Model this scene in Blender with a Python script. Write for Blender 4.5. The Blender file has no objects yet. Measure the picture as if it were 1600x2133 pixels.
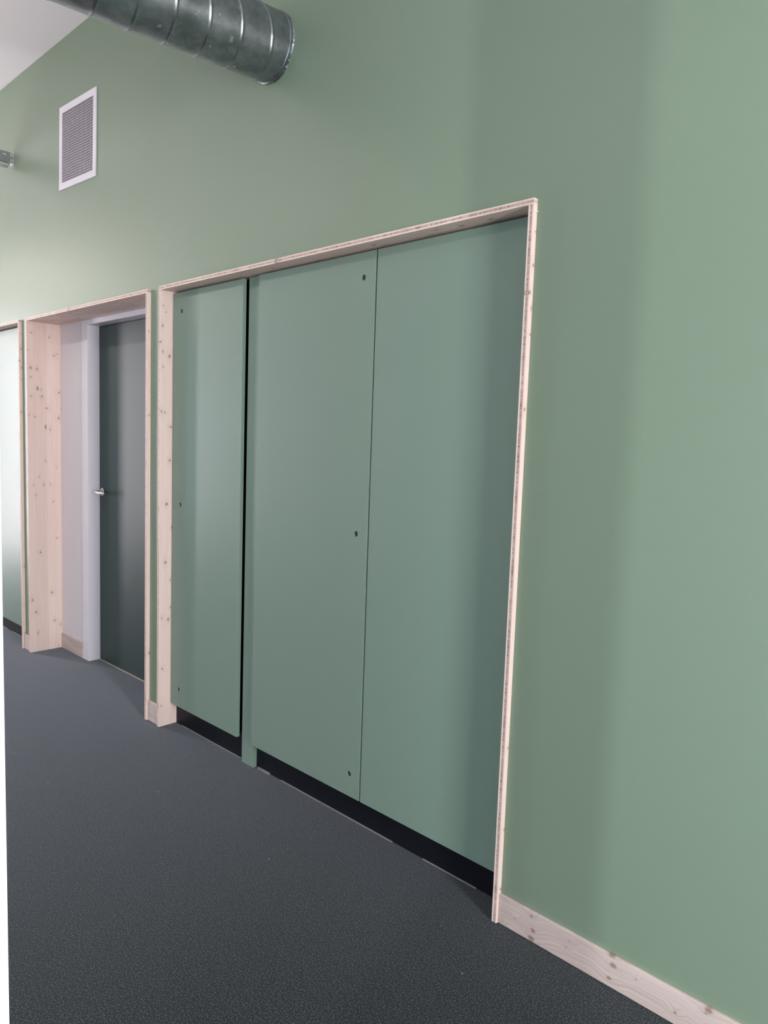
import bpy, bmesh, math, random
from mathutils import Vector, Matrix
random.seed(7)
sc = bpy.context.scene
COL = sc.collection
PI = math.pi

# ------------------------------------------------------------------ camera
YAW, PITCH, ROLL, FPX = -0.7638, -0.0972, 0.0349, 1523.06
fw = Vector((math.sin(YAW)*math.cos(PITCH), math.cos(YAW)*math.cos(PITCH), math.sin(PITCH)))
r0 = Vector((math.cos(YAW), -math.sin(YAW), 0)); u0 = r0.cross(fw)
rt = r0*math.cos(ROLL)+u0*math.sin(ROLL); up = -r0*math.sin(ROLL)+u0*math.cos(ROLL)
cd = bpy.data.cameras.new('camera'); cam = bpy.data.objects.new('camera', cd); COL.objects.link(cam)
cd.sensor_fit = 'VERTICAL'; cd.sensor_height = 32.0; cd.lens = FPX/2133*32.0; cd.clip_start = .02
cam.matrix_world = Matrix(((rt.x, up.x, -fw.x, 0), (rt.y, up.y, -fw.y, -1.8522), (rt.z, up.z, -fw.z, 1.4962), (0, 0, 0, 1)))
sc.camera = cam

# ------------------------------------------------------------------ world, light, exposure
w = bpy.data.worlds.new('world'); sc.world = w; w.use_nodes = True
bg = w.node_tree.nodes['Background']; bg.inputs[0].default_value = (.72, .82, 1, 1); bg.inputs[1].default_value = 2.0
sc.view_settings.view_transform = 'Standard'; sc.view_settings.look = 'None'
sc.view_settings.exposure = -0.13; sc.view_settings.gamma = 1; sc.view_settings.use_curve_mapping = False

def area(name, loc, direction, sx, sy, power, color):
    l = bpy.data.lights.new(name, 'AREA'); l.shape = 'RECTANGLE'; l.size = sx; l.size_y = sy
    l.energy = power; l.color = color
    o = bpy.data.objects.new(name, l); COL.objects.link(o); o.location = loc
    o.rotation_euler = Vector(direction).to_track_quat('-Z', 'Y').to_euler(); return o
COOL = (.84, .9, 1.0); WARM = (1.0, .92, .80)
# daylight coming in at the windows of the room (all outside the picture)
WINDOWS = [  # name, centre, direction, width, height, watts, colour
    ('daylight_passage_window', (-8.62, -1.47, 1.39), (1, 0, 0), .26, 2.7, 108, (1, .93, .96)),
    ('daylight_passage_window', (-8.62, -.85, 1.39), (1, 0, 0), .7, 2.7, 3, COOL),
    ('daylight_end_window', (-11.93, -4.0, 1.42), (1, 0, 0), 1.5, 2.7, 20, COOL),
    ('daylight_rear_window', (-.06, -4.93, 1.3), (0, 1, 0), .14, 2.3, 62, (.93, 1, 1)),
    ('daylight_rear_window', (1.6, -4.93, 1.4), (0, 1, 0), 1.3, 2.2, 50, (.55, .92, 1)),
    ('daylight_right_window', (2.97, -1.5, 1.4), (-1, 0, 0), .5, 2.3, 190, (1, .93, .90)),
]
for win in WINDOWS: area(*win)
LAMPS = [(-8.4, -7.0, 185, 75), (-6.9, -5.4, 35, 80), (-5.0, -3.7, 26, 50), (-3.65, -2.75, 24, 4), (-2.2, -.9, 13, 3), (-.8, .5, 8, 3)]   # x from, x to, strength down, strength of the added uplight
LAMP_COLOR = WARM

# ------------------------------------------------------------------ materials
def nt(m):
    m.use_nodes = True; t = m.node_tree; return t, t.nodes, t.links, t.nodes['Principled BSDF']
def plain(name, col, rough=.5, metal=0, spec=.5, bump=0, bscale=300, var=0, vscale=3):
    m = bpy.data.materials.new(name); t, n, l, b = nt(m)
    b.inputs['Base Color'].default_value = (*col, 1); b.inputs['Roughness'].default_value = rough
    b.inputs['Metallic'].default_value = metal; b.inputs['Specular IOR Level'].default_value = spec
    tc = n.new('ShaderNodeTexCoord')
    if var:
        no = n.new('ShaderNodeTexNoise'); no.inputs['Scale'].default_value = vscale; no.inputs['Detail'].default_value = 4
        l.new(tc.outputs['Object'], no.inputs['Vector'])
        mx = n.new('ShaderNodeMix'); mx.data_type = 'RGBA'
        mx.inputs[6].default_value = (*[c*(1-var) for c in col], 1); mx.inputs[7].default_value = (*[min(1, c*(1+var)) for c in col], 1)
        l.new(no.outputs[0], mx.inputs[0]); l.new(mx.outputs[2], b.inputs['Base Color'])
    if bump:
        no = n.new('ShaderNodeTexNoise'); no.inputs['Scale'].default_value = bscale; no.inputs['Detail'].default_value = 2
        l.new(tc.outputs['Object'], no.inputs['Vector'])
        bp = n.new('ShaderNodeBump'); bp.inputs['Strength'].default_value = bump; bp.inputs['Distance'].default_value = .002
        l.new(no.outputs[0], bp.inputs['Height']); l.new(bp.outputs[0], b.inputs['Normal'])
    return m

def wood(name, along, across, base=(.90, .715, .655), dark=(.40, .27, .20), strip=.0, seed=0., knots=1., grain=.5, spots=()):
    """pale limed spruce; along/across are the object axes 0,1,2 of the board's visible face"""
    m = bpy.data.materials.new(name); t, n, l, b = nt(m)
    b.inputs['Roughness'].default_value = .5; b.inputs['Specular IOR Level'].default_value = .35
    tc = n.new('ShaderNodeTexCoord'); sp = n.new('ShaderNodeSeparateXYZ'); l.new(tc.outputs['Object'], sp.inputs[0])
    def math_(op, a, c=None, d=None):
        q = n.new('ShaderNodeMath'); q.operation = op
        for i, s in enumerate((a, c, d)):
            if s is None: continue
            if isinstance(s, (int, float)): q.inputs[i].default_value = s
            else: l.new(s, q.inputs[i])
        return q.outputs[0]
    A = math_('ADD', sp.outputs[along], seed*1.37); C = math_('ADD', sp.outputs[across], seed*.713)
    def comb(x, y, z=0.):
        c = n.new('ShaderNodeCombineXYZ')
        for i, s in enumerate((x, y, z)):
            if isinstance(s, (int, float)): c.inputs[i].default_value = s
            else: l.new(s, c.inputs[i])
        return c.outputs[0]
    # slow waver of the grain
    wv = n.new('ShaderNodeTexNoise'); wv.inputs['Scale'].default_value = 1; wv.inputs['Detail'].default_value = 1
    l.new(comb(math_('MULTIPLY', A, 2.2), math_('MULTIPLY', C, 6), seed), wv.inputs['Vector'])
    # knots: flat voronoi
    vo = n.new('ShaderNodeTexVoronoi'); vo.voronoi_dimensions = '2D'; vo.inputs['Scale'].default_value = 1; vo.inputs['Randomness'].default_value = 1
    kd = n.new('ShaderNodeTexNoise'); kd.inputs['Scale'].default_value = 45; kd.inputs['Detail'].default_value = 2; l.new(tc.outputs['Object'], kd.inputs['Vector'])
    kw = math_('MULTIPLY', math_('SUBTRACT', kd.outputs[0], .5), .16)
    l.new(comb(math_('ADD', math_('MULTIPLY', A, 8.0), kw), math_('SUBTRACT', math_('MULTIPLY', C, 19.0), kw)), vo.inputs['Vector'])
    d = vo.outputs['Distance']
    cs = n.new('ShaderNodeSeparateColor'); l.new(vo.outputs['Color'], cs.inputs[0])
    gate = math_('GREATER_THAN', cs.outputs[0], 1-.62*knots)
    rad = math_('MULTIPLY_ADD', math_('POWER', cs.outputs[1], 2.5), .125, .028)
    kn = n.new('ShaderNodeMapRange'); l.new(d, kn.inputs[0]); l.new(math_('MULTIPLY', rad, .45), kn.inputs[1]); l.new(rad, kn.inputs[2])
    kn.inputs[3].default_value = 1; kn.inputs[4].default_value = 0
    knot = math_('MULTIPLY', kn.outputs[0], gate)
    halo = n.new('ShaderNodeMapRange'); l.new(d, halo.inputs[0]); halo.inputs[1].default_value = 0.0; halo.inputs[2].default_value = .34
    halo.inputs[3].default_value = 1; halo.inputs[4].default_value = 0
    hal = math_('MULTIPLY', halo.outputs[0], gate)
    # the larger knots the photograph shows, at their places on the board: (along, across, radius)
    if spots:
        nx = math_('MULTIPLY', math_('SUBTRACT', kd.outputs[0], .5), .010); dmin = None; draw = None
        for sa, sc_, sr in spots:
            da = math_('ADD', math_('SUBTRACT', sp.outputs[along], sa), nx); dc = math_('SUBTRACT', math_('SUBTRACT', sp.outputs[across], sc_), nx)
            dd = math_('SQRT', math_('ADD', math_('MULTIPLY', da, math_('MULTIPLY', da, .6)), math_('MULTIPLY', dc, dc))); q = math_('DIVIDE', dd, sr*.62)
            dmin = q if dmin is None else math_('MINIMUM', dmin, q)
        k2 = n.new('ShaderNodeMapRange'); l.new(dmin, k2.inputs[0]); k2.inputs[1].default_value = .55; k2.inputs[2].default_value = 1.25; k2.inputs[3].default_value = 1; k2.inputs[4].default_value = 0
        knot = math_('MAXIMUM', knot, k2.outputs[0])
        h2 = n.new('ShaderNodeMapRange'); l.new(dmin, h2.inputs[0]); h2.inputs[1].default_value = 0; h2.inputs[2].default_value = 7; h2.inputs[3].default_value = 1; h2.inputs[4].default_value = 0
        hal = math_('MAXIMUM', hal, math_('MULTIPLY', h2.outputs[0], .8))
    # year rings bent round the knots
    y = math_('MULTIPLY_ADD', wv.outputs[0], .10, C); y = math_('MULTIPLY_ADD', hal, .028, y)
    g1 = n.new('ShaderNodeTexNoise'); g1.inputs['Scale'].default_value = 1; g1.inputs['Detail'].default_value = 3; g1.inputs['Roughness'].default_value = .6
    l.new(comb(math_('MULTIPLY', A, 1.5), math_('MULTIPLY', y, 160), seed), g1.inputs['Vector'])
    r1 = n.new('ShaderNodeMapRange'); l.new(g1.outputs[0], r1.inputs[0]); r1.inputs[1].default_value = .42; r1.inputs[2].default_value = .72
    g2 = n.new('ShaderNodeTexNoise'); g2.inputs['Scale'].default_value = 1; g2.inputs['Detail'].default_value = 2
    l.new(comb(math_('MULTIPLY', A, 1.2), math_('MULTIPLY', y, 26), seed+3), g2.inputs['Vector'])
    r2 = n.new('ShaderNodeMapRange'); l.new(g2.outputs[0], r2.inputs[0]); r2.inputs[1].default_value = .35; r2.inputs[2].default_value = .7
    f = math_('ADD', math_('MULTIPLY', r1.outputs[0], .55*grain), math_('MULTIPLY', r2.outputs[0], .34*grain))
    f = math_('MULTIPLY_ADD', math_('MULTIPLY', hal, hal), .30, f)
    if strip:
        s = math_('FLOOR', math_('DIVIDE', C, strip)); wn = n.new('ShaderNodeTexWhiteNoise'); wn.noise_dimensions = '1D'; l.new(s, wn.inputs['W'])
        f = math_('MULTIPLY_ADD', wn.outputs[0], .15, f)
    mx = n.new('ShaderNodeMix'); mx.data_type = 'RGBA'; mx.clamp_factor = True
    mx.inputs[6].default_value = (*base, 1); mx.inputs[7].default_value = (*dark, 1); l.new(f, mx.inputs[0])
    mk = n.new('ShaderNodeMix'); mk.data_type = 'RGBA'; mk.clamp_factor = True
    l.new(math_('MULTIPLY', knot, .68), mk.inputs[0]); l.new(mx.outputs[2], mk.inputs[6]); mk.inputs[7].default_value = (.20, .115, .08, 1)
    l.new(mk.outputs[2], b.inputs['Base Color'])
    bp = n.new('ShaderNodeBump'); bp.inputs['Strength'].default_value = .15; bp.inputs['Distance'].default_value = .001
    l.new(g1.outputs[0], bp.inputs['Height']); l.new(bp.outputs[0], b.inputs['Normal'])
    return m

M = {}
M['wall'] = plain('sage_wall_paint', (.20, .268, .195), .42, spec=.5, bump=.05, bscale=260, var=.02, vscale=2)
M['panel'] = plain('sage_panel_laminate', (.185, .262, .215), .38, spec=.5, bump=.03, bscale=420)
M['leaf'] = plain('dark_green_door_laminate', (.028, .050, .048), .48, spec=.4, bump=.03, bscale=300)
M['white'] = plain('white_wall_paint', (.76, .71, .75), .5, bump=.06, bscale=400)
M['white_metal'] = plain('white_coated_steel', (.80, .77, .84), .35)
M['ceil'] = plain('white_ceiling_paint', (.94, .88, .95), .8)
M['opp'] = plain('pale_wall_paint', (.70, .71, .76), .7)
M['black'] = plain('black_board', (.006, .006, .009), .5, spec=.3)
M['dark'] = plain('gap_shade', (.004, .005, .004), .9, spec=.1)  # near-black colour stands in for shade behind the doors
M['plinth'] = plain('black_plinth_laminate', (.003, .004, .008), .5, spec=.25)
M['steel'] = plain('brushed_steel', (.62, .6, .58), .28, 1)
M['seal'] = plain('grey_sealant', (.24, .24, .26), .6)
M['plastic'] = plain('white_plastic', (.8, .78, .76), .5)
M['wood_reveal'] = wood('limed_spruce_reveal', 2, 1, strip=.085, seed=2, grain=.26, knots=.28, spots=[(1.886, 0.006, 0.011), (1.881, 0.045, 0.007), (1.828, 0.005, 0.007), (1.706, 0.076, 0.01), (1.63, 0.106, 0.008), (1.739, 0.185, 0.01), (1.571, 0.18, 0.01), (2.11, 0.012, 0.006), (1.705, 0.004, 0.006), (2.093, 0.123, 0.006), (1.997, -0.012, 0.005), (1.583, -0.008, 0.006), (1.573, 0.029, 0.006), (1.979, 0.155, 0.006), (0.272, 0.021, 0.011), (0.357, 0.0, 0.01), (0.393, 0.126, 0.009), (0.198, 0.144, 0.008), (0.164, 0.182, 0.008), (1.285, 0.094, 0.005), (1.011, 0.145, 0.006), (1.127, 0.015, 0.006), (0.765, 0.161, 0.006), (0.676, 0.053, 0.008), (1.18, 0.055, 0.006), (1.06, 0.03, 0.006)])
M['wood_jamb'] = wood('limed_spruce_jamb', 2, 1, strip=.06, seed=5, knots=.25, grain=.24, spots=[(2.109, -0.002, 0.004), (2.081, 0.011, 0.005), (2.014, -0.006, 0.008), (1.935, -0.016, 0.008), (1.872, 0.031, 0.011), (1.817, -0.002, 0.005), (1.601, -0.01, 0.007), (1.597, 0.007, 0.006), (1.528, 0.04, 0.008), (0.555, 0.032, 0.01), (0.568, -0.003, 0.006), (0.303, 0.001, 0.007), (0.615, 0.045, 0.007), (1.144, 0.02, 0.011), (0.85, 0.015, 0.01), (0.11, -0.004, 0.006), (1.36, 0.036, 0.008)])
M['wood_head'] = wood('limed_spruce_header', 0, 1, strip=.085, seed=8, knots=.6, grain=.4)
M['wood_base'] = wood('limed_spruce_baseboard', 0, 2, base=(.64, .53, .50), dark=(.36, .26, .22), seed=11, knots=.2, grain=.7, spots=[(-1.088, 0.082, 0.007), (-1.081, 0.04, 0.01), (-1.085, 0.012, 0.014), (-1.145, 0.046, 0.004), (-0.822, 0.069, 0.013), (-0.833, 0.027, 0.01), (-0.967, 0.045, 0.004), (-0.566, 0.09, 0.013), (-0.649, 0.036, 0.006), (-0.757, 0.066, 0.004)])
M['core_v'] = wood('spruce_core_vertical', 1, 2, base=(.70, .52, .47), dark=(.20, .13, .11), seed=4, knots=.0, grain=1.2)
M['core_h'] = wood('spruce_core_horizontal', 1, 0, base=(.70, .52, .47), dark=(.20, .13, .11), seed=9, knots=.0, grain=1.2)

def carpet():
    m = bpy.data.materials.new('needle_felt_carpet'); t, n, l, b = nt(m)
    tc = n.new('ShaderNodeTexCoord')
    a = n.new('ShaderNodeTexNoise'); a.inputs['Scale'].default_value = 230; a.inputs['Detail'].default_value = 3; a.inputs['Roughness'].default_value = .7
    l.new(tc.outputs['Object'], a.inputs['Vector'])
    r = n.new('ShaderNodeValToRGB'); e = r.color_ramp.elements
    e[0].position = .42; e[0].color = (.001, .0015, .0015, 1); e[1].position = .62; e[1].color = (.075, .10, .092, 1)
    k = r.color_ramp.elements.new(.52); k.color = (.003, .0055, .005, 1)
    l.new(a.outputs[0], r.inputs[0])
    big = n.new('ShaderNodeTexNoise'); big.inputs['Scale'].default_value = 3; l.new(tc.outputs['Object'], big.inputs['Vector'])
    mr = n.new('ShaderNodeMapRange'); l.new(big.outputs[0], mr.inputs[0]); mr.inputs[3].default_value = .88; mr.inputs[4].default_value = 1.12
    mx = n.new('ShaderNodeVectorMath'); mx.operation = 'SCALE'; l.new(r.outputs[0], mx.inputs[0]); l.new(mr.outputs[0], mx.inputs['Scale'])
    # a few specks of lint
    v = n.new('ShaderNodeTexVoronoi'); v.inputs['Scale'].default_value = 9; l.new(tc.outputs['Object'], v.inputs['Vector'])
    th = n.new('ShaderNodeMath'); th.operation = 'LESS_THAN'; l.new(v.outputs['Distance'], th.inputs[0]); th.inputs[1].default_value = .022
    mk = n.new('ShaderNodeMix'); mk.data_type = 'RGBA'; l.new(th.outputs[0], mk.inputs[0]); l.new(mx.outputs[0], mk.inputs[6]); mk.inputs[7].default_value = (.35, .35, .35, 1)
    l.new(mk.outputs[2], b.inputs['Base Color'])
    b.inputs['Roughness'].default_value = .7; b.inputs['Specular IOR Level'].default_value = .10
    b.inputs['Sheen Weight'].default_value = .58; b.inputs['Sheen Roughness'].default_value = .4; b.inputs['Sheen Tint'].default_value = (.8, .85, 1, 1)
    bp = n.new('ShaderNodeBump'); bp.inputs['Strength'].default_value = .5; bp.inputs['Distance'].default_value = .003
    l.new(a.outputs[0], bp.inputs['Height']); l.new(bp.outputs[0], b.inputs['Normal'])
    return m
M['carpet'] = carpet()

def galv():
    m = bpy.data.materials.new('galvanised_sheet'); t, n, l, b = nt(m)
    tc = n.new('ShaderNodeTexCoord')
    a = n.new('ShaderNodeTexNoise'); a.inputs['Scale'].default_value = 14; a.inputs['Detail'].default_value = 6; a.inputs['Roughness'].default_value = .7
    mp = n.new('ShaderNodeMapping'); mp.inputs['Scale'].default_value = (1, .8, 1); l.new(tc.outputs['Object'], mp.inputs[0]); l.new(mp.outputs[0], a.inputs['Vector'])
    r = n.new('ShaderNodeValToRGB'); e = r.color_ramp.elements
    e[0].position = .35; e[0].color = (.20, .22, .24, 1); e[1].position = .72; e[1].color = (.42, .44, .48, 1); l.new(a.outputs[0], r.inputs[0])
    l.new(r.outputs[0], b.inputs['Base Color'])
    # plaster smears near the wall
    s = n.new('ShaderNodeTexNoise'); s.inputs['Scale'].default_value = 26; s.inputs['Detail'].default_value = 3; l.new(tc.outputs['Object'], s.inputs['Vector'])
    sr = n.new('ShaderNodeMapRange'); l.new(s.outputs[0], sr.inputs[0]); sr.inputs[1].default_value = .69; sr.inputs[2].default_value = .73
    mk = n.new('ShaderNodeMix'); mk.data_type = 'RGBA'; l.new(sr.outputs[0], mk.inputs[0]); l.new(r.outputs[0], mk.inputs[6]); mk.inputs[7].default_value = (.55, .56, .58, 1)
    l.new(mk.outputs[2], b.inputs['Base Color'])
    b.inputs['Metallic'].default_value = .92
    rr = n.new('ShaderNodeMapRange'); l.new(a.outputs[0], rr.inputs[0]); rr.inputs[3].default_value = .28; rr.inputs[4].default_value = .42; l.new(rr.outputs[0], b.inputs['Roughness'])
    return m
M['galv'] = galv()
M['galv_pale'] = plain('pale_zinc', (.75, .75, .74), .35, .8)
M['tray'] = plain('zinc_channel', (.42, .42, .45), .4, .8)

def emis(name, col, s):
    m = bpy.data.materials.new(name); t, n, l, b = nt(m)
    b.inputs['Emission Color'].default_value = (*col, 1); b.inputs['Emission Strength'].default_value = s; return m

# ------------------------------------------------------------------ helpers
def bx(bm, x0, x1, y0, y1, z0, z1, bev=0):
    b = bmesh.new()
    vs = [b.verts.new((x, y, z)) for x in (x0, x1) for y in (y0, y1) for z in (z0, z1)]
    for f in ((0, 1, 3, 2), (4, 6, 7, 5), (0, 4, 5, 1), (2, 3, 7, 6), (0, 2, 6, 4), (1, 5, 7, 3)): b.faces.new([vs[i] for i in f])
    bmesh.ops.recalc_face_normals(b, faces=b.faces)
    if bev: bmesh.ops.bevel(b, geom=list(b.edges), offset=bev, segments=2, affect='EDGES', profile=.5)
    me = bpy.data.meshes.new('t'); b.to_mesh(me); b.free(); bm.from_mesh(me); bpy.data.meshes.remove(me); return bm
def obj(name, bm, mat, parent=None, smooth=False, loc=None):
    me = bpy.data.meshes.new(name); bm.to_mesh(me); bm.free(); me.materials.append(mat)
    if smooth:
        for p in me.polygons: p.use_smooth = True
    o = bpy.data.objects.new(name, me); COL.objects.link(o)
    if parent: o.parent = parent
    if loc: o.location = loc
    return o
def box(name, d, mat, parent=None, bev=0): return obj(name, bx(bmesh.new(), *d, bev), mat, parent)
def boxes(name, ds, mat, parent=None, bev=0):
    bm = bmesh.new()
    for d in ds: bx(bm, *d, bev)
    return obj(name, bm, mat, parent)
def tag(o, label=None, cat=None, kind=None, group=None):
    if label: o['label'] = label
    if cat: o['category'] = cat
    if kind: o['kind'] = kind
    if group: o['group'] = group
    return o
def empty(name, loc=(0, 0, 0), ry=0):
    o = bpy.data.objects.new(name, None); COL.objects.link(o); o.location = loc; o.rotation_euler.y = ry; return o
def tube(bm, pts, r, seg=16):
    pts = [Vector(p) for p in pts]; rings = []
    for i, p in enumerate(pts):
        d = (pts[min(i+1, len(pts)-1)]-pts[max(i-1, 0)]).normalized()
        a = d.cross(Vector((0, 0, 1)) if abs(d.z) < .9 else Vector((1, 0, 0))).normalized(); c = d.cross(a)
        rr = r[i] if isinstance(r, (list, tuple)) else r
        rings.append([bm.verts.new(p+(a*math.cos(2*PI*k/seg)+c*math.sin(2*PI*k/seg))*rr) for k in range(seg)])
    for A, B in zip(rings, rings[1:]):
        for k in range(seg): bm.faces.new((A[k], A[(k+1) % seg], B[(k+1) % seg], B[k]))
    bm.faces.new(rings[0][::-1]); bm.faces.new(rings[-1]); bmesh.ops.recalc_face_normals(bm, faces=bm.faces); return bm

# measured layout (metres; the green wall is the plane y = 0, camera side is y < 0)
TOP, PL = 2.20, .018
FP = -.0185
BL, BR = -3.3153, -1.2072
AL, AR = -5.0066, -3.4239
CL, CR = -7.2, -5.1183
PD = .045; XL, XR = -8.9, 3.0
OPX, OPY = -.606, -1.65

# ------------------------------------------------------------------ room shell
tag(box('floor', (-12.2, 3.3, -5.3, .35, -.1, 0), M['carpet']), 'dark grey green needle-felt carpet floor', kind='structure')
bmf = bmesh.new()
def cz(x): return 3.713-.0091*(x+4.12)
vs = [bmf.verts.new((x, y, cz(x)+dz)) for x in (-12.2, 3.3) for y in (-5.3, .35) for dz in (0, .15)]
for f in ((0, 1, 3, 2), (4, 6, 7, 5), (0, 4, 5, 1), (2, 3, 7, 6), (0, 2, 6, 4), (1, 5, 7, 3)): bmf.faces.new([vs[i] for i in f])
bmesh.ops.recalc_face_normals(bmf, faces=bmf.faces)
tag(obj('ceiling', bmf, M['ceil']), 'white ceiling above the green wall', kind='structure')
def quadwall(bm, xs, zs, y0, y1, holes):
    """flat wall with rectangular openings, one welded slab"""
    for i in range(len(xs)-1):
        for j in range(len(zs)-1):
            cx, cy = (xs[i]+xs[i+1])/2, (zs[j]+zs[j+1])/2
            if any(h[0] < cx < h[1] and h[2] < cy < h[3] for h in holes): continue
            bx(bm, xs[i], xs[i+1], y0, y1, zs[j], zs[j+1])
    bmesh.ops.remove_doubles(bm, verts=bm.verts, dist=1e-5); return bm
e = .001
tag(obj('wall_back', quadwall(bmesh.new(), [-12.1, CL, CR-e, AL+e, AR-e, BL+e, BR-e, 3.1], [0, TOP-e, 3.72], 0, .12,
    [(CL, CR, -1, TOP-.01), (AL, AR, -1, TOP-.01), (BL, BR, -1, TOP-.01)]), M['wall']), 'sage green painted wall with wood-framed openings', kind='structure')
# carcass space behind the openings closes the wall
tag(boxes('wall_niche', [(AL-.06, -4.575, .2, .34, 0, TOP+.1), (-4.575, -3.3, .34, .36, 0, TOP+.1), (-4.575, -3.40, .2, .34, 2.157, TOP+.1)], M['white']), 'white plastered back wall inside the door niche', kind='structure')
def window_wall(name, axis, at, thick, lo, hi, label):
    '''outer wall with an opening for each window listed at the top that lies in it; each pier, sill and lintel joined'''
    holes = sorted((w_[1][1-axis]-w_[3]/2, w_[1][1-axis]+w_[3]/2, w_[1][2]-w_[4]/2, w_[1][2]+w_[4]/2) for w_ in WINDOWS if abs(w_[1][axis]-at) < .12)
    ds = []; p = lo
    for h0, h1, z0, z1 in holes:
        ds += [(p, h0, 0, 3.8), (h0, h1, 0, z0), (h0, h1, z1, 3.8)]; p = h1
    ds.append((p, hi, 0, 3.8)); t0, t1 = sorted((at, at+thick))
    if axis == 1: return tag(boxes(name, [(a, c, t0, t1, z0, z1) for a, c, z0, z1 in ds], M['opp']), label, kind='structure')
    return tag(boxes(name, [(t0, t1, a, c, z0, z1) for a, c, z0, z1 in ds], M['opp']), label, kind='structure')
window_wall('wall_left', 0, -11.9, -.2, -5.0, 0, 'white end wall with windows far down the room')
window_wall('wall_stub', 0, -8.58, -.12, -1.64, 0, 'glazed white cross wall at the end of the passage')
window_wall('wall_right', 0, 2.95, .2, -5.0, 0, 'white end wall on the right')
window_wall('wall_front', 1, -4.9, -.2, -12.1, 3.15, 'white outer wall with windows behind the viewer')
tag(box('wall_pier', (-.95, OPX, OPY-.15, OPY, 0, 3.683), M['opp']), 'white pier edge at the far left of the view', kind='structure')

def gbase(name, x0, x1, y0, y1, h, label, seed_mat='wood_base'):
    return tag(box(name, (x0, x1, y0, y1, 0.002, h), M[seed_mat], bev=.0015), label, kind='structure')
gbase('baseboard_right', BR, 2.945, -.0105, 0, .0965, 'pale knotty spruce baseboard right of the wide opening')
gbase('baseboard_middle', AR, BL, -.0105, 0, .108, 'short pale spruce baseboard between the two openings')
gbase('baseboard_left', CR, AL, -.0105, 0, .102, 'very short pale spruce baseboard at the far left')
gbase('baseboard_niche', AL+PL, -4.652, .188, .2, .104, 'pale spruce baseboard inside the door niche')

# ------------------------------------------------------------------ three-ply surrounds
def surround(name, xl, xr, yd, label, reveal, left=True):
    root = tag(empty(name, ((xl+xr)/2, 0, 0)), label, kind='structure'); ox = (xl+xr)/2
    t = PL
    def piece(nm, x0, x1, z0, z1, horizontal, mat, depth):
        # outer veneers, darker core showing on the front edge
        bm = bmesh.new()
        if horizontal:
            bx(bm, x0-ox, x1-ox, FP, depth, z0, z0+t*.30, .0008); bx(bm, x0-ox, x1-ox, FP, depth, z1-t*.30, z1, .0008)
            core = (x0-ox+.0004, x1-ox-.0004, FP+.0006, depth-.001, z0+t*.30-.0004, z1-t*.30+.0004)
        else:
            bx(bm, x0-ox, x0-ox+t*.28, FP, depth, z0, z1, .0008); bx(bm, x1-ox-t*.28, x1-ox, FP, depth, z0, z1, .0008)
            core = (x0-ox+t*.28-.0004, x1-ox-t*.28+.0004, FP+.0006, depth-.001, z0+.0004, z1-.0004)
        o = obj(nm, bm, mat, root); c = box('core_layer', core, M['core_h' if horizontal else 'core_v'], o); return o
    if left: piece('jamb', xl, xl+t, .001, TOP-t, False, reveal, yd)
    piece('jamb', xr-t, xr, .001, TOP-t, False, reveal, yd)
    piece('header', xl, xr, TOP-t, TOP, True, M['wood_head'], yd)
    return root
tr1 = surround('trim_1', BL, BR, .12, 'wide pale spruce surround framing the green cabinet doors', M['wood_jamb'])
tr2 = surround('trim_2', AL, AR, .1995, 'deep pale knotty spruce surround lining the grey door niche', M['wood_reveal'])
tr3 = surround('trim_3', CL, CR, .12, 'pale spruce surround cut off by the left edge of the photo', M['wood_jamb'])
# a nail head sticking out beside the upper right corner of the wide surround
nb = bmesh.new(); tube(nb, [(0, 0, 0), (.006, 0, 0)], .0022, 8)
nl = obj('nail', nb, M['plastic'], tr1); nl.location = (BR-(BL+BR)/2, -.006, 2.163)

# ------------------------------------------------------------------ cabinets
def panel(name, x0, x1, z0, z1, y0, th, holes, parent, mat, bev=.0012):
    """door board with true round holes bored near its edge"""
    bm = bmesh.new(); edges = []; R = .0105
    def loop(pts):
        vs = [bm.verts.new((p[0], y0, p[1])) for p in pts]
        for a, c in zip(vs, vs[1:]+vs[:1]): edges.append(bm.edges.new((a, c)))
    loop([(x0, z0), (x1, z0), (x1, z1), (x0, z1)])
    for hx, hz in holes: loop([(hx+R*math.cos(2*PI*k/20), hz+R*math.sin(2*PI*k/20)) for k in range(20)])
    bmesh.ops.triangle_fill(bm, use_beauty=True, edges=edges)
    r = bmesh.ops.extrude_face_region(bm, geom=list(bm.faces))
    bmesh.ops.translate(bm, vec=(0, th, 0), verts=[v for v in r['geom'] if isinstance(v, bmesh.types.BMVert)])
    bmesh.ops.recalc_face_normals(bm, faces=bm.faces)
    be = [ed for ed in bm.edges if all(abs(v.co.y-y0) < 1e-6 for v in ed.verts) and any(abs(f.normal.y) < .5 for f in ed.link_faces)]
    bmesh.ops.bevel(bm, geom=be, offset=bev, segments=2, affect='EDGES', profile=.5)
    o = obj(name, bm, mat, parent)
    for hx, hz in holes:
        b = bmesh.new(); tube(b, [(hx, y0+.006, hz), (hx, y0+th-.001, hz)], R*.99, 20)
        obj('lock_core', b, M['lock'], o)
    return o
M['lock'] = plain('dark_lock_metal', (.05, .055, .055), .45, .4)
PT, PB = 2.173, .1165
cab = tag(empty('built_in_cabinet', (0, 0, 0)), 'sage green built-in cabinet with tall flat doors in the wide wooden surround', 'cabinet')
panel('cabinet_door', -3.284, -2.708, PB, PT, PD, .018, [(-3.212, 2.082), (-3.212, 1.147), (-3.215, .207)], cab, M['panel'])['label'] = 'narrow left cabinet door'
panel('cabinet_door', -2.5925, -1.899, PB, PT, PD, .018, [(-1.961, 2.083), (-1.960, 1.144), (-1.957, .206)], cab, M['panel'])['label'] = 'middle cabinet door'
panel('cabinet_door', -1.8915, -1.232, PB, PT, PD, .018, [], cab, M['panel'])['label'] = 'right cabinet door without holes'
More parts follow.
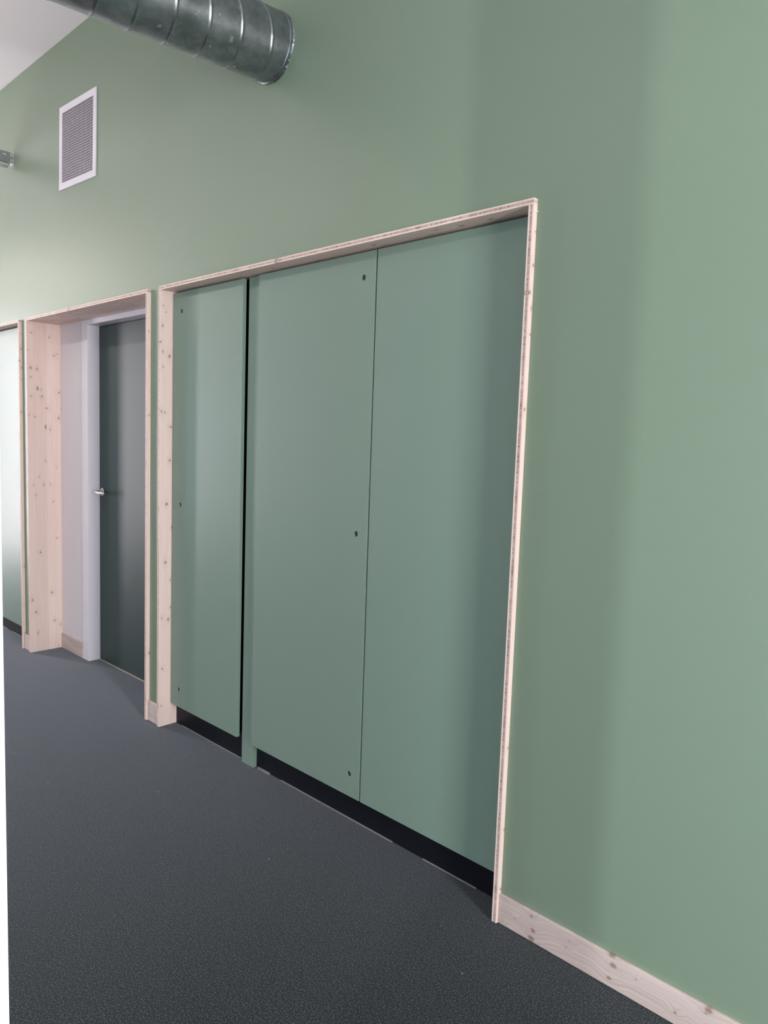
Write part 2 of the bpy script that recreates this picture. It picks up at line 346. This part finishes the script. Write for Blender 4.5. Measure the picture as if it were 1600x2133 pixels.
box('post', (-2.69, -2.600, .0645, .082, .001, PT+.004), M['panel'], cab, .0008)
for d in [(BL+PL, -2.693, .084, .098, .001, .128), (-2.600, BR-PL, .084, .098, .001, .128)]: box('plinth', d, M['plinth'], cab)
box('carcass', (BL+PL, BR-PL, .0985, .118, .12, TOP-PL-.001), M['dark'], cab)  # back sheet coloured near-black so the door gaps read as shade
for d in [(-3.24, -2.72, .0795, .084, 0, .003), (-2.585, -2.50, .076, .084, 0, .006), (-2.42, -1.75, .0795, .084, 0, .003), (-1.6, -1.36, .080, .084, 0, .0025)]: box('seal_strip', d, M['seal'], cab)

cab2 = tag(empty('built_in_cabinet', (0, 0, 0)), 'pale green cabinet front cut off by the left edge of the photo', 'cabinet')
panel('cabinet_door', -6.16, -5.150, .104, PT, PD, .018, [], cab2, M['panel'])
panel('cabinet_door', CL+.03, -6.166, .104, PT, PD, .018, [(-6.23, 1.147)], cab2, M['panel'])
box('plinth', (CL+PL, CR-PL, .084, .098, .001, .128), M['plinth'], cab2)
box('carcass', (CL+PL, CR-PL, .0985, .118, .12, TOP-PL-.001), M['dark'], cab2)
for d in [(-5.86, -5.70, .078, .084, 0, .004), (-5.6, -5.42, .079, .084, 0, .003)]: box('seal_strip', d, M['seal'], cab2)

# ------------------------------------------------------------------ grey door in the niche
door = tag(empty('door_1', (0, 0, 0)), 'dark grey green flush door with white steel frame in the wooden niche', kind='structure')
FL, DY = -4.656, .268
IL, IR, HD = -4.573, -3.70, 2.150
fr = boxes('door_frame', [(FL, IL, .192, .2, 0.001, 2.181), (IL, IR, .192, .2, HD+.004, 2.181), (IR, IR+.083, .192, .2, .001, 2.181),
    (IL-.004, IL, .2, .32, .001, HD), (IR, IR+.004, .2, .32, .001, HD), (IL, IR, .192, .32, HD, HD+.004)], M['white_metal'], door)
box('gasket', (IL+.0002, IL+.006, DY+.002, DY+.012, .003, HD-.002), M['black'], door)
leaf = box('door_leaf', (IL+.005, IR-.003, DY, DY+.04, .006, HD-.004), M['leaf'], door, .001)
box('threshold', (IL+.001, IR-.001, DY-.006, DY+.05, .0005, .004), plain('oak_threshold', (.42, .36, .30), .5), door)
hx, hz = -4.5275, 1.108
hb = bmesh.new(); tube(hb, [(hx, DY-.0005, hz), (hx, DY-.006, hz), (hx, DY-.008, hz)], [.026, .026, .0235], 32)
obj('rosette', hb, M['steel'], door, True)
hb = bmesh.new(); pts = [(hx, DY-.006, hz), (hx, DY-.035, hz)]
for k in range(1, 7):
    a = k/6*PI/2; pts.append((hx+.016*(1-math.cos(a)), DY-.040-.016*math.sin(a), hz))
pts += [(hx+.05, DY-.056, hz-.001), (hx+.135, DY-.056, hz-.002), (hx+.142, DY-.056, hz-.002)]
tube(hb, pts, [.0095]*(len(pts)-1)+[.006], 20)
obj('lever', hb, M['steel'], door, True)

# ------------------------------------------------------------------ vent grille
VW, VH, VB = .476, .458, .037
vent = tag(empty('vent_grille', (-4.251, -.002, 3.107), math.radians(2.1)), 'white square egg-crate air vent high on the green wall', 'vent')
bm = bmesh.new(); yo, yi = -.0042, 0.0015
for x0, x1, z0, z1 in ((-VW/2, VW/2, VH/2-VB, VH/2), (-VW/2, VW/2, -VH/2, -VH/2+VB), (-VW/2, -VW/2+VB, -VH/2+VB, VH/2-VB), (VW/2-VB, VW/2, -VH/2+VB, VH/2-VB)):
    bx(bm, x0, x1, yo, yi, z0, z1)
bmesh.ops.remove_doubles(bm, verts=bm.verts, dist=1e-6)
obj('frame', bm, M['white_metal'], vent)
iw, ih = VW/2-VB, VH/2-VB
M['blade'] = plain('pale_grey_blade', (.68, .62, .68), .45)
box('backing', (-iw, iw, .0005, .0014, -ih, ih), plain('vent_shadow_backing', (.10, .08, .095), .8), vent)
hbm = bx(bmesh.new(), -iw, iw, -.0030, .0004, -.0009, .0009); first = obj('blade', hbm, M['blade'], vent)
N = 26
first.location = (0, 0, -ih+2*ih/(N+1))
for k in range(2, N+1):
    c = first.copy(); COL.objects.link(c); c.parent = vent; c.location = (0, 0, -ih+2*ih*k/(N+1))
N = 23
vbm = bx(bmesh.new(), -.0007, .0007, -.0022, .0004, -ih, ih); first = obj('blade', vbm, M['blade'], vent)
first.location = (-iw+2*iw/(N+1), 0, 0)
for k in range(2, N+1):
    c = first.copy(); COL.objects.link(c); c.parent = vent; c.location = (-iw+2*iw*k/(N+1), 0, 0)

# ------------------------------------------------------------------ spiral duct
DX, DZ, DR, TX, TZ = -2.4649, 3.0170, .1285, .0286, .0417
duct = tag(empty('spiral_duct', (DX, 0, DZ)), 'large round galvanised spiral air duct running into the green wall', 'duct')
bm = bmesh.new(); seg = 96; pitch = .13; step = .0025; L = 3.2; rings = []
nst = int(L/step)
for i in range(nst+1):
    y = -i*step; ring = []
    for k in range(seg):
        th = 2*PI*k/seg
        ph = ((-y)/pitch-th/(2*PI)+.22) % 1.0; d = min(ph, 1-ph)*pitch
        r = DR+(.0028*math.cos(d/.006*PI/2) if d < .006 else 0)
        ring.append(bm.verts.new((TX*y+r*math.cos(th), y, TZ*y+r*math.sin(th))))
    rings.append(ring)
for A, B in zip(rings, rings[1:]):
    for k in range(seg): bm.faces.new((A[k], A[(k+1) % seg], B[(k+1) % seg], B[k]))
bmesh.ops.recalc_face_normals(bm, faces=bm.faces)
dp = obj('pipe', bm, M['galv'], duct, True)
# crimped bead and ragged tape lip where it meets the wall
bm = bmesh.new(); rings = []
prof = [(-.019, .0003), (-.0165, .0026), (-.014, .0008), (-.008, .0008), (-.004, .0010), (-.0003, .0028)]
rnd = random.Random(3); jit = [rnd.uniform(-1, 1) for _ in range(seg)]
for j, (y, dr) in enumerate(prof):
    ring = []
    for k in range(seg):
        th = 2*PI*k/seg; jt = jit[k]*(.0012 if j > 3 else 0)+(.0014*math.sin(th*5+1) if j > 4 else 0)
        r = DR+dr+jt; ring.append(bm.verts.new((TX*y+r*math.cos(th), y, TZ*y+r*math.sin(th))))
    rings.append(ring)
for A, B in zip(rings, rings[1:]):
    for k in range(seg): bm.faces.new((A[k], A[(k+1) % seg], B[(k+1) % seg], B[k]))
bmesh.ops.recalc_face_normals(bm, faces=bm.faces)
obj('collar', bm, M['galv'], duct, False)

# ------------------------------------------------------------------ galvanised cable channel, upper left
tr = tag(empty('cable_channel', (-5.217, 0, 3.205)), 'slotted galvanised cable channel ending on the wall left of the vent', 'cable tray')
bm = bmesh.new(); H = .064; W = .10; L = 3.2
xs = [0]; y = 0
# web facing the room with two rows of punched slots, built as strips round the holes
def webbed(bm, fixed, place, slots, lo, hi, t=.0018):
    ys = sorted({0., -L}|{s[0] for s in slots}|{s[1] for s in slots}); zs = sorted({lo, hi}|{s[2] for s in slots}|{s[3] for s in slots})
    for i in range(len(ys)-1):
        for j in range(len(zs)-1):
            a, c = (ys[i]+ys[i+1])/2, (zs[j]+zs[j+1])/2
            if any(s[0] < a < s[1] and s[2] < c < s[3] for s in slots): continue
            place(bm, ys[i], ys[i+1], zs[j], zs[j+1], t)
slots = []
for k in range(50):
    y0 = -.045-.062*k; slots += [(y0-.022, y0, .014, .020), (y0-.022, y0, .042, .048)]
webbed(bm, 0, lambda b, a, c, z0, z1, t: bx(b, -t, 0, a, c, z0, z1), slots, 0, H)
obj('side_web', bm, M['tray'], tr)
bm = bmesh.new(); slots = []
for k in range(50):
    y0 = -.03-.062*k; slots += [(y0-.03, y0, -.030, -.020), (y0-.03, y0, -.074, -.064)]
webbed(bm, 0, lambda b, a, c, x0, x1, t: bx(b, x0, x1, a, c, 0, t), slots, -W, -.0018)
obj('bottom_web', bm, M['galv_pale'], tr)  # paler than the side webs: light on the underside put into its colour
bm = bmesh.new(); bx(bm, -W, -W+.0018, -L, 0, .002, H)
obj('side_web', bm, M['tray'], tr)
bm = bmesh.new(); bx(bm, .0002, .0022, -.022, -.004, .006, .024); bx(bm, .0002, .0022, -.022, -.004, .036, .062); bx(bm, -.06, .004, -.0035, -.0003, -.004, H+.006)
obj('end_bracket', bm, M['galv_pale'], tr)
for k, (dx, r, z) in enumerate(((-.018, .0085, -.010), (-.040, .0065, -.0075), (-.058, .0095, -.0105))):
    b = bmesh.new(); rnd = random.Random(k)
    tube(b, [(dx+rnd.uniform(-.004, .004), -.02-.12*i, z-.004*abs(math.sin(i*1.7+k))) for i in range(26)], r, 12)
    obj('cable', b, M['plastic'], tr, True)

# ------------------------------------------------------------------ linear ceiling-side lamps over the partition (outside the picture)
def lamp(x0, x1, power, uplight, label):
    r = tag(empty('linear_lamp', ((x0+x1)/2, -1.5, 3.05)), label, 'lamp', group='linear pendant lamps along the green wall'); h = (x1-x0)/2
    box('housing', (-h, h, -.03, .03, .012, .06), M['white_metal'], r)
    box('diffuser', (-h+.01, h-.01, -.026, .026, 0, .0118), emis('lamp_diffuser', LAMP_COLOR, power), r)
    box('added_uplight', (-h+.01, h-.01, -.026, .026, .0602, .062), emis('added_uplight_glow', LAMP_COLOR, uplight), r)  # glowing strip added on top to brighten the ceiling and upper wall
    for q in (-h+.2, h-.2):
        b = bmesh.new(); tube(b, [(q, 0, .06), (q, 0, cz((x0+x1)/2+q)-3.05+.01)], .003, 8); obj('hanging_rod', b, M['white_metal'], r)
LAMP_PLACE = {-8.4: 'nearest the glazed cross wall', -6.9: 'just beyond the cable channel', -5.0: 'before the air vent', -3.65: 'just beyond the round duct',
    -2.2: 'on the near side of the round duct', -.8: 'next to the bare right wall'}
for x0, x1, p, q in LAMPS:
    lamp(x0, x1, p, q, 'slim white linear lamp hanging on rods, '+LAMP_PLACE[x0])
